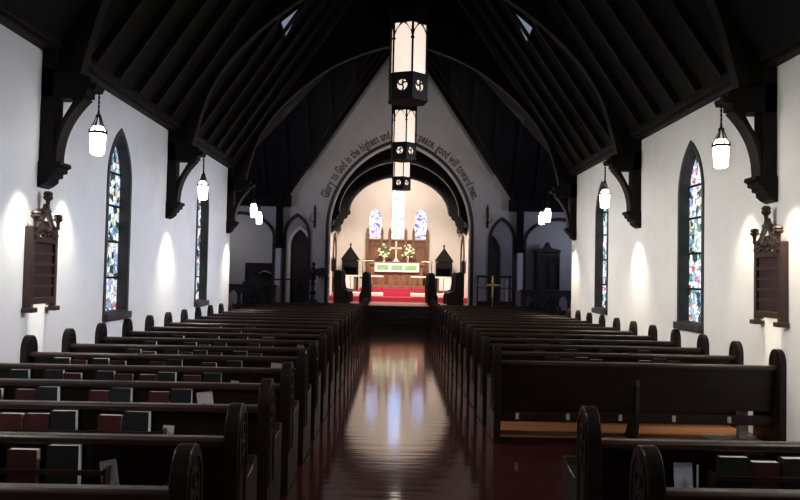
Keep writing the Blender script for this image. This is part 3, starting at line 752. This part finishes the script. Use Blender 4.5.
# riddel rods, candles on the rail, communion rail, kneelers
for i, sx in enumerate((-1, 1)):
    sd = ('left', 'right')[i]
    o = MB().tube([(CX+sx*.95, 28.98, 2.17), (CX+sx*1.60, 28.98, 2.17)], .018).tube([(CX+sx*1.36, 28.98, 1.0 if False else .82), (CX+sx*1.36, 28.98, 2.24)], .02).build('curtain_rod', M['brass'])
    tag(o, 'thin brass rod on a pole reaching from the %s side of the altar' % sd, 'rod')
    t = thing('communion_rail', 'pale rail on slim brass posts %s of the altar opening' % sd, 'rail', (CX, 27.15, .82), 'communion rails')
    x0, x1 = .50, 2.35
    MB().box(min(sx*x0, sx*x1), max(sx*x0, sx*x1), -.05, .05, .72, .78).build('top_rail', M['cushion'], t, .01)
    for q in range(4):
        x = sx*(x0+.06+q*.58)
        MB().tube([(x, 0, 0), (x, 0, .72)], .016, 8).lathe([(.05, 0), (.04, .02), (.02, .04)], (x, 0, 0), 8).build('post', M['brass'], t)
    o = MB().box(CX+min(sx*.50, sx*2.35), CX+max(sx*.50, sx*2.35), 26.86, 27.06, .82, .98).build('kneeler_cushion', M['cushion'], None, .03)
    tag(o, 'long cream kneeling cushion below the communion rail, %s side' % sd, 'cushion', 'kneeling cushions')
    # canopied chairs
    t = thing('canopied_chair', 'dark chair with a steep pointed wooden canopy %s of the altar' % sd, 'chair', (CX+sx*1.83+(.05 if sx > 0 else -.05), 29.55, .82), 'canopied chairs')
    MB().prism([(-.34, 1.35), (.34, 1.35), (.36, 1.42), (0, 1.92), (-.36, 1.42)], 'y', -.30, .22).build('canopy', M['canopy'], t, .008)
    MB().lathe([(.03, 0), (.02, .06), (.05, .09), (.02, .14), (.0, .19)], (0, -.04, 1.90), 8).build('finial', M['canopy'], t)
    b2 = MB()
    for s2 in (-1, 1): b2.box(s2*.29-.03, s2*.29+.03, -.28, .22, 0, 1.36)
    b2.build('side_panels', M['canopy'], t, .006)
    MB().box(-.27, .27, .16, .21, 0, 1.36).build('chair_back', M['canopy'], t)
    MB().prism([(-.27, 1.36), (-.27, 1.06), (-.20, 1.16), (-.13, 1.06), (-.06, 1.16), (0, 1.06), (.06, 1.16), (.13, 1.06), (.20, 1.16), (.27, 1.06), (.27, 1.36)], 'y', -.28, -.25).build('pierced_frieze', M['canopy'], t)
    MB().box(-.27, .27, -.26, .16, .40, .46).build('seat', M['canopy'], t)
    t = thing('prayer_desk', 'small desk draped in white linen before the %s canopied chair' % sd, 'desk', (CX+sx*1.95, 28.75, .82), 'draped prayer desks')
    MB().box(-.36, .36, -.12, .16, 0, .72).build('desk', M['oak'], t, .008)
    MB().box(-.30, .26, -.145, -.122, .24, .77).box(-.30, .26, -.145, .14, .74, .77).build('cloth', M['linen'], t, .006)
    # choir: front desk and back stall along the chancel side
    t = thing('choir_desk', 'dark front choir desk with a carved rounded end %s of the steps' % sd, 'choir desk', (sx*1.10, 24.3, PL), 'choir desks')
    f = lambda pts: [(sx*p[0], p[1]) for p in pts]
    e = f([(-.14, 0), (-.16, .60), (-.13, .72), (-.13, .93)]+[(-.01-.12*cos(pi*q/8), .95+.13*sin(pi*q/8)) for q in range(9)]+[(.11, .93), (.12, .50), (.20, .30), (.20, 0)])
    MB().prism(e, 'y', 0, .09).build('desk_end', M['dark'], t, .012)
    MB().prism(e, 'y', 1.75, 1.84).build('desk_end', M['dark'], t, .012)
    MB().box(-.03, .03, .09, 1.75, .06, .88).build('front_panel', M['dark'], t)
    a, bb = sorted((sx*-.05, sx*.20)); MB().box(a, bb, .09, 1.75, .86, .90).build('book_slope', M['dark'], t)
    t = thing('choir_stall', 'dark high-backed choir stall along the %s chancel wall' % sd, 'choir stall', (sx*1.90, 24.3, PL), 'choir stalls')
    e = f([(.26, 0), (.26, .90)]+[(.12+.14*cos(pi*q/8), .98+.14*sin(pi*q/8)) for q in range(9)]+[(-.02, .72), (-.06, .50), (-.22, .44), (-.30, .30), (-.30, 0)])
    MB().prism(e, 'y', 0, .10).build('stall_end', M['dark'], t, .012)
    MB().prism(e, 'y', 1.75, 1.85).build('stall_end', M['dark'], t, .012)
    a, bb = sorted((sx*.16, sx*.22)); MB().box(a, bb, .10, 1.75, 0, .98).build('stall_back', M['dark'], t)
    a, bb = sorted((sx*-.24, sx*.18)); MB().box(a, bb, .10, 1.75, .38, .43).build('stall_seat', M['dark'], t)
    # dark wall lamps on the chancel walls
    t = thing('wall_lamp', 'small dark unlit lamp on the %s chancel wall' % sd, 'lamp', (sx*CHW, 27.7, 1.95), 'chancel wall lamps')
    MB().box(min(0, -sx*.02), max(0, -sx*.02), -.05, .05, -.2, .3).build('back_plate', M['iron'], t)
    MB().lathe([(.03, -.25), (.07, -.20), (.07, .22), (.03, .28), (0, .34)], (-sx*.10, 0, 0), 6).build('lamp_body', M['iron'], t)

# sconces on the east wall
for i, (x, z) in enumerate(((-2.74, 3.40), (2.82, 3.50))):
    sd = ('left', 'right')[i]
    t = thing('wall_sconce', 'ornate iron and brass sconce on the gable wall %s of the chancel arch' % sd, 'sconce', (x, YE, z), 'gable wall sconces')
    b = MB(); b.box(-.04, .04, -.03, 0, -.30, .34)
    for q in range(5): b.ball((0, -.03, -.26+q*.14), .05 if q % 2 else .035, 6, (1.2, .5, 1))
    b.prism([(-.05, .30), (.05, .30), (0, .48)], 'y', -.03, 0); b.build('bracket', M['board'], t)
    sx = -1 if i == 0 else 1
    b = MB(); b.tube([(0, -.02, -.10), (sx*-.02, -.16, -.16), (sx*.10, -.22, -.10), (sx*.14, -.22, 0)], .012, 6); b.build('arm', M['iron'], t)
    MB().lathe([(.02, 0), (.07, .05), (.075, .12), (.05, .16)], (sx*.14, -.22, -.02), 10).build('glass_cup', M['card'], t)
# eagle lectern on the left platform
t = thing('eagle_lectern', 'dark carved eagle lectern standing before the left gable wall', 'lectern', (-2.70, 23.12, PL))
MB().lathe([(.24, 0), (.24, .06), (.17, .09), (.15, .14), (.07, .18), (.055, .30), (.10, .36), (.11, .40), (.055, .45), (.05, .62), (.10, .66), (.05, .70), (.045, .74), (.09, .80), (.10, .85), (.07, .91)], (0, 0, 0), 10).build('pedestal', M['dark'], t, smooth=False)
e = MB().ball((0, 0, 1.05), .12, 10, (.8, .8, 1.35)).ball((.01, -.02, 1.27), .065, 8, (1, 1.1, 1)).tube([(.01, -.07, 1.27), (.01, -.13, 1.25)], [.03, .006], 6)
e.tube([(0, .05, .98), (0, .16, .86)], [.07, .03], 8)
e.build('eagle_body', M['dark'], t, smooth=True)
for s2 in (-1, 1):
    w = MB().prism([(s2*.05, 1.02), (s2*.12, 1.14), (s2*.28, 1.18), (s2*.40, 1.12), (s2*.42, .98), (s2*.40, .84), (s2*.34, .92), (s2*.30, .80), (s2*.25, .90), (s2*.20, .82), (s2*.15, .92), (s2*.08, .90)], 'y', -.02, .03)
    w.build('wing', M['dark'], t, .008)
# open rail and brass cross on the right platform
t = thing('platform_rail', 'dark open handrail on slim posts before the right gable wall', 'rail', (2.95, 23.2, PL))
MB().box(-.50, .62, -.04, .04, .96, 1.03).build('top_rail', M['dark'], t, .01)
for x in (-.46, -.12, .22, .56): MB().box(x-.025, x+.025, -.025, .025, 0, .96).build('post', M['dark'], t)
MB().box(-.50, .62, -.02, .02, .62, .65).build('mid_rail', M['dark'], t)
MB().box(-.50, .62, -.10, -.04, 0, .22).build('base_panel', M['dark'], t)
t = thing('standing_cross', 'gold cross on a slim stand in front of the right handrail', 'cross', (2.93, 22.95, PL))
MB().lathe([(.14, 0), (.12, .03), (.03, .06), (.018, .10), (.018, .34)], (0, 0, 0), 10).build('stand', M['brass'], t)
c = MB().box(-.03, .03, -.015, .015, .32, 1.0).box(-.21, .21, -.015, .015, .70, .755)
for x, z in ((-.21, .727), (.21, .727), (0, 1.0)): c.ball((x, 0, z), .042, 8, (1, .5, 1))
c.build('cross', M['brass'], t)
for x in (3.30, 3.44):
    o = MB().lathe([(.06, 0), (.05, .02), (.03, .05), (.03, .88), (.05, .90), (.0, .93)], (0, 0, 0), 8).build('candle_stand', M['cushion']); o.location = (x, 23.42, PL)
    tag(o, 'pale candle stand behind the right handrail, %s of two' % ('nearer the chancel' if x < 3.4 else 'nearer the wall post'), 'candle stand', 'pale candle stands')
# furniture in the side arches
for i, sx in enumerate((-1, 1)):
    sd = ('left', 'right')[i]
    t = thing('low_screen', 'low dark pierced wooden screen across the %s transept arch' % sd, 'screen', (sx*5.06, 23.35, 0), 'low screens in the side arches')
    holes = [lancet(.13, .62, .86, 1.06, -.90+.36*q) for q in range(6)]
    MB().holed([(-1.15, .02), (1.15, .02), (1.15, 1.18), (-1.15, 1.18)], holes, 'y', -.03, .03).build('pierced_panel', M['dark'], t)
    MB().box(-1.18, 1.18, -.06, .06, 1.18, 1.25).build('top_rail', M['dark'], t, .01)
t = thing('organ_console', 'dark organ console with a raised back inside the left arch', 'organ', (-4.55, 24.6, 0))
MB().box(-.62, .62, -.25, .35, 0, 1.32).build('case', M['dark'], t, .012)
MB().box(-.62, .62, .10, .35, 1.32, 1.95).build('raised_back', M['pew'], t, .012)
MB().prism([(-.25, 1.32), (-.02, 1.32), (.10, 1.58), (.07, 1.60)], 'x', -.40, .40).build('music_desk', M['dark'], t)
o = MB().prism([(-.20, 0), (-.05, .08), (.10, .03), (.20, -.02), (.20, -.015), (.10, .04), (-.05, .095), (-.20, .01)], 'y', -.13, .13).build('sheet_music', M['linen']); o.location = (-4.42, 24.42, 1.60); o.rotation_euler.x = R(0)
tag(o, 'open white sheet music resting on the dark organ console', 'sheet music')
t = thing('handrail', 'sloping dark handrail rising from the left arch to the platform', 'handrail', (-3.9, 23.1, 0))
MB().sweep([(-.95, 0, 1.00), (-.02, 0, 1.42), (.72, 0, 1.44)], .05, .06).build('rail', M['dark'], t)
for x, z in ((-.90, 1.02), (-.05, 1.40)): MB().box(x-.025, x+.025, -.025, .025, .0, z).build('post', M['dark'], t)
MB().box(.63, .68, -.025, .025, PL, 1.43).build('post', M['dark'], t)
t = thing('tall_cabinet', 'tall dark carved cabinet with a pediment inside the right arch', 'cabinet', (5.32, 26.3, 0))
MB().box(-.42, .42, -.20, .30, 0, 2.55).build('case', M['dark'], t, .012)
MB().prism([(-.47, 2.55), (.47, 2.55), (.43, 2.64), (.12, 2.70), (0, 2.92), (-.12, 2.70), (-.43, 2.64)], 'y', -.24, .30).build('pediment', M['dark'], t, .01)
for s2 in (-1, 1): MB().holed([(s2*.205-.19, .2), (s2*.205+.19, .2), (s2*.205+.19, 2.4), (s2*.205-.19, 2.4)], [lancet(.14, .3, 1.95, 2.22, s2*.205)], 'y', -.225, -.20).build('door', M['pew'], t)

# ------------------------------------------------------------------ lights
def area(name, loc, rot, sx, sy, power, col):
    l = bpy.data.lights.new(name, 'AREA'); l.shape = 'RECTANGLE'; l.size = sx; l.size_y = sy; l.energy = power; l.color = col
    o = bpy.data.objects.new(name, l); COL.objects.link(o); o.location = loc; o.rotation_euler = rot
    return o
def spot(name, loc, target, power, col, ang=70, blend=.8, size=.03):
    l = bpy.data.lights.new(name, 'SPOT'); l.energy = power; l.color = col; l.spot_size = R(ang); l.spot_blend = blend; l.shadow_soft_size = size
    o = bpy.data.objects.new(name, l); COL.objects.link(o); o.location = loc
    o.rotation_euler = (Vector(target)-Vector(loc)).to_track_quat('-Z', 'Y').to_euler()
    return o
WARM = (1.0, .86, .66)
for y in [3.43]+T:
    for sx in (-1, 1):
        c = WARM if sx > 0 else (1.0, .94, .82)
        near = y == T[0]
        if near:
            for dy in (-.46, .46): spot('wall_washer', (sx*3.56, y+dy, 2.62), (sx*3.80, y+dy, .5), 80, c, 76, 1, .06)
            for dy in (-.12, 0, .12): spot('board_washer', (sx*3.778, y+dy, 2.46), (sx*3.80, y+dy, 1.0), 2300, c, 8, 1, .003)
        else:
            spot('wall_washer', (sx*3.56, y, 2.46), (sx*3.80, y, .5), 130, c, 84, 1, .06)
# unseen fill strips added bay by bay, each brightening the wall across the nave
for y0, y1, pw in ((1.2, 3.0, 10), (3.8, 7.15, 26), (8.1, 11.35, 29), (12.3, 15.5, 35)):
    for sx in (-1, 1):
        o = area('wall_fill_strip', (sx*3.56, (y0+y1)/2, 3.87), (0, 0, 0), .05, y1-y0, pw, (.80, .85, 1.0) if sx > 0 else (1.0, .96, .89))
        zz = Vector((sx*7.3, 0, 1.95)).normalized(); yy = Vector((0, 1, 0)); xx = yy.cross(zz)
        o.rotation_euler = Matrix((xx, yy, zz)).transposed().to_euler()
        o.data.spread = R(44)
# the rest of the nave behind the camera: its chandelier and lanterns
spot('chandelier_downlight', (0, 3.43, 3.43), (0, 3.43, 0), 60, (1.0, .88, .78), 120, .6, .10)
spot('chandelier_downlight', (0, -.8, 3.6), (0, -.8, 0), 24, (1.0, .88, .78), 140, .6, .10)
for sx in (-1, 1): spot('lantern_light', (sx*3.0, 3.43, 2.80), (sx*2.3, 3.6, 0), 60, (1.0, .93, .84), 140, .7, .10)
# lamps in the chandelier bases, and added fill spots brightening the gable
for d in T: spot('chandelier_downlight', (-.025, d, 3.43), (-.025, d, 0), 135, (1.0, .86, .74), 150, .6, .10)
for sx in (-1, 1): spot('gable_fill', (sx*2.6, T[2]+.3, 5.2), (sx*.9, YE, 5.4), 200, (1.0, .93, .86), 62, 1, .08)
# faint bluish fill light added behind the camera
area('west_fill', (-.6, YB+.1, 3.6), (R(92), 0, 0), 2.0, 2.6, 3, (.78, .84, 1.0))
# chancel lamps hidden behind the chancel arch
area('chancel_lamp', (0, 27.72, 5.62), (R(76), 0, 0), 1.5, .2, 82, (1.0, .86, .74))
area('choir_lamp', (0, 25.62, 5.86), (R(15), 0, 0), 1.2, .2, 330, (1.0, .86, .74)).data.spread = R(108)
for sx in (-1, 1):
    area('chancel_side_lamp', (sx*2.25, 27.72, 4.05), (R(68), 0, sx*R(14)), .2, .5, 16, (1.0, .86, .74))
# faint daylight in the side rooms, and violet fill added in the transepts
for sx in (-1, 1):
    area('side_room_daylight', (sx*6.9, 25.2, 3.2), (0, sx*R(70), 0), .8, 1.4, 22, (.94, .92, .95) if sx < 0 else (.72, .78, 1.0))
    area('transept_fill', (sx*7.3, 19.8, 3.0), (0, sx*R(85), 0), 2.0, 2.0, 50, (.64, .66, 1.0))

w = bpy.data.worlds.new('World'); S.world = w; w.use_nodes = True
w.node_tree.nodes['Background'].inputs['Color'].default_value = (.55, .62, .8, 1)
w.node_tree.nodes['Background'].inputs['Strength'].default_value = .05

# ------------------------------------------------------------------ camera
cam = bpy.data.cameras.new('camera'); co = bpy.data.objects.new('camera', cam); COL.objects.link(co)
cam.sensor_width = 36; cam.lens = 733.73/800*36; cam.clip_start = .05; cam.clip_end = 200
YAW, PITCH, ROLL = -.0059, .0335, .0198
def cam_axes():
    """world directions of the camera's right, forward and up"""
    def toworld(u, y, z):
        c, s = cos(-PITCH), sin(-PITCH); y, z = c*y+s*z, -s*y+c*z
        c, s = cos(-YAW), sin(-YAW); x, y = c*u+s*y, -s*u+c*y
        return Vector((x, y, z))
    c, s = cos(-ROLL), sin(-ROLL)
    right = toworld(c, 0, -s)          # image +u
    up = toworld(-s*-1*-1 if False else s, 0, c)
    fwd = toworld(0, 1, 0)
    return right, fwd, up
r_, f_, u_ = cam_axes()
r_ = r_.normalized(); f_ = f_.normalized(); u_ = r_.cross(f_).normalized()
co.matrix_world = Matrix(((r_.x, u_.x, -f_.x, -.1199), (r_.y, u_.y, -f_.y, 0), (r_.z, u_.z, -f_.z, 1.65), (0, 0, 0, 1)))
S.camera = co
S.view_settings.view_transform = 'Standard'; S.view_settings.look = 'None'
S.view_settings.exposure = 0; S.view_settings.gamma = 1
S.cycles.use_denoising = True
S.cycles.max_bounces = 6
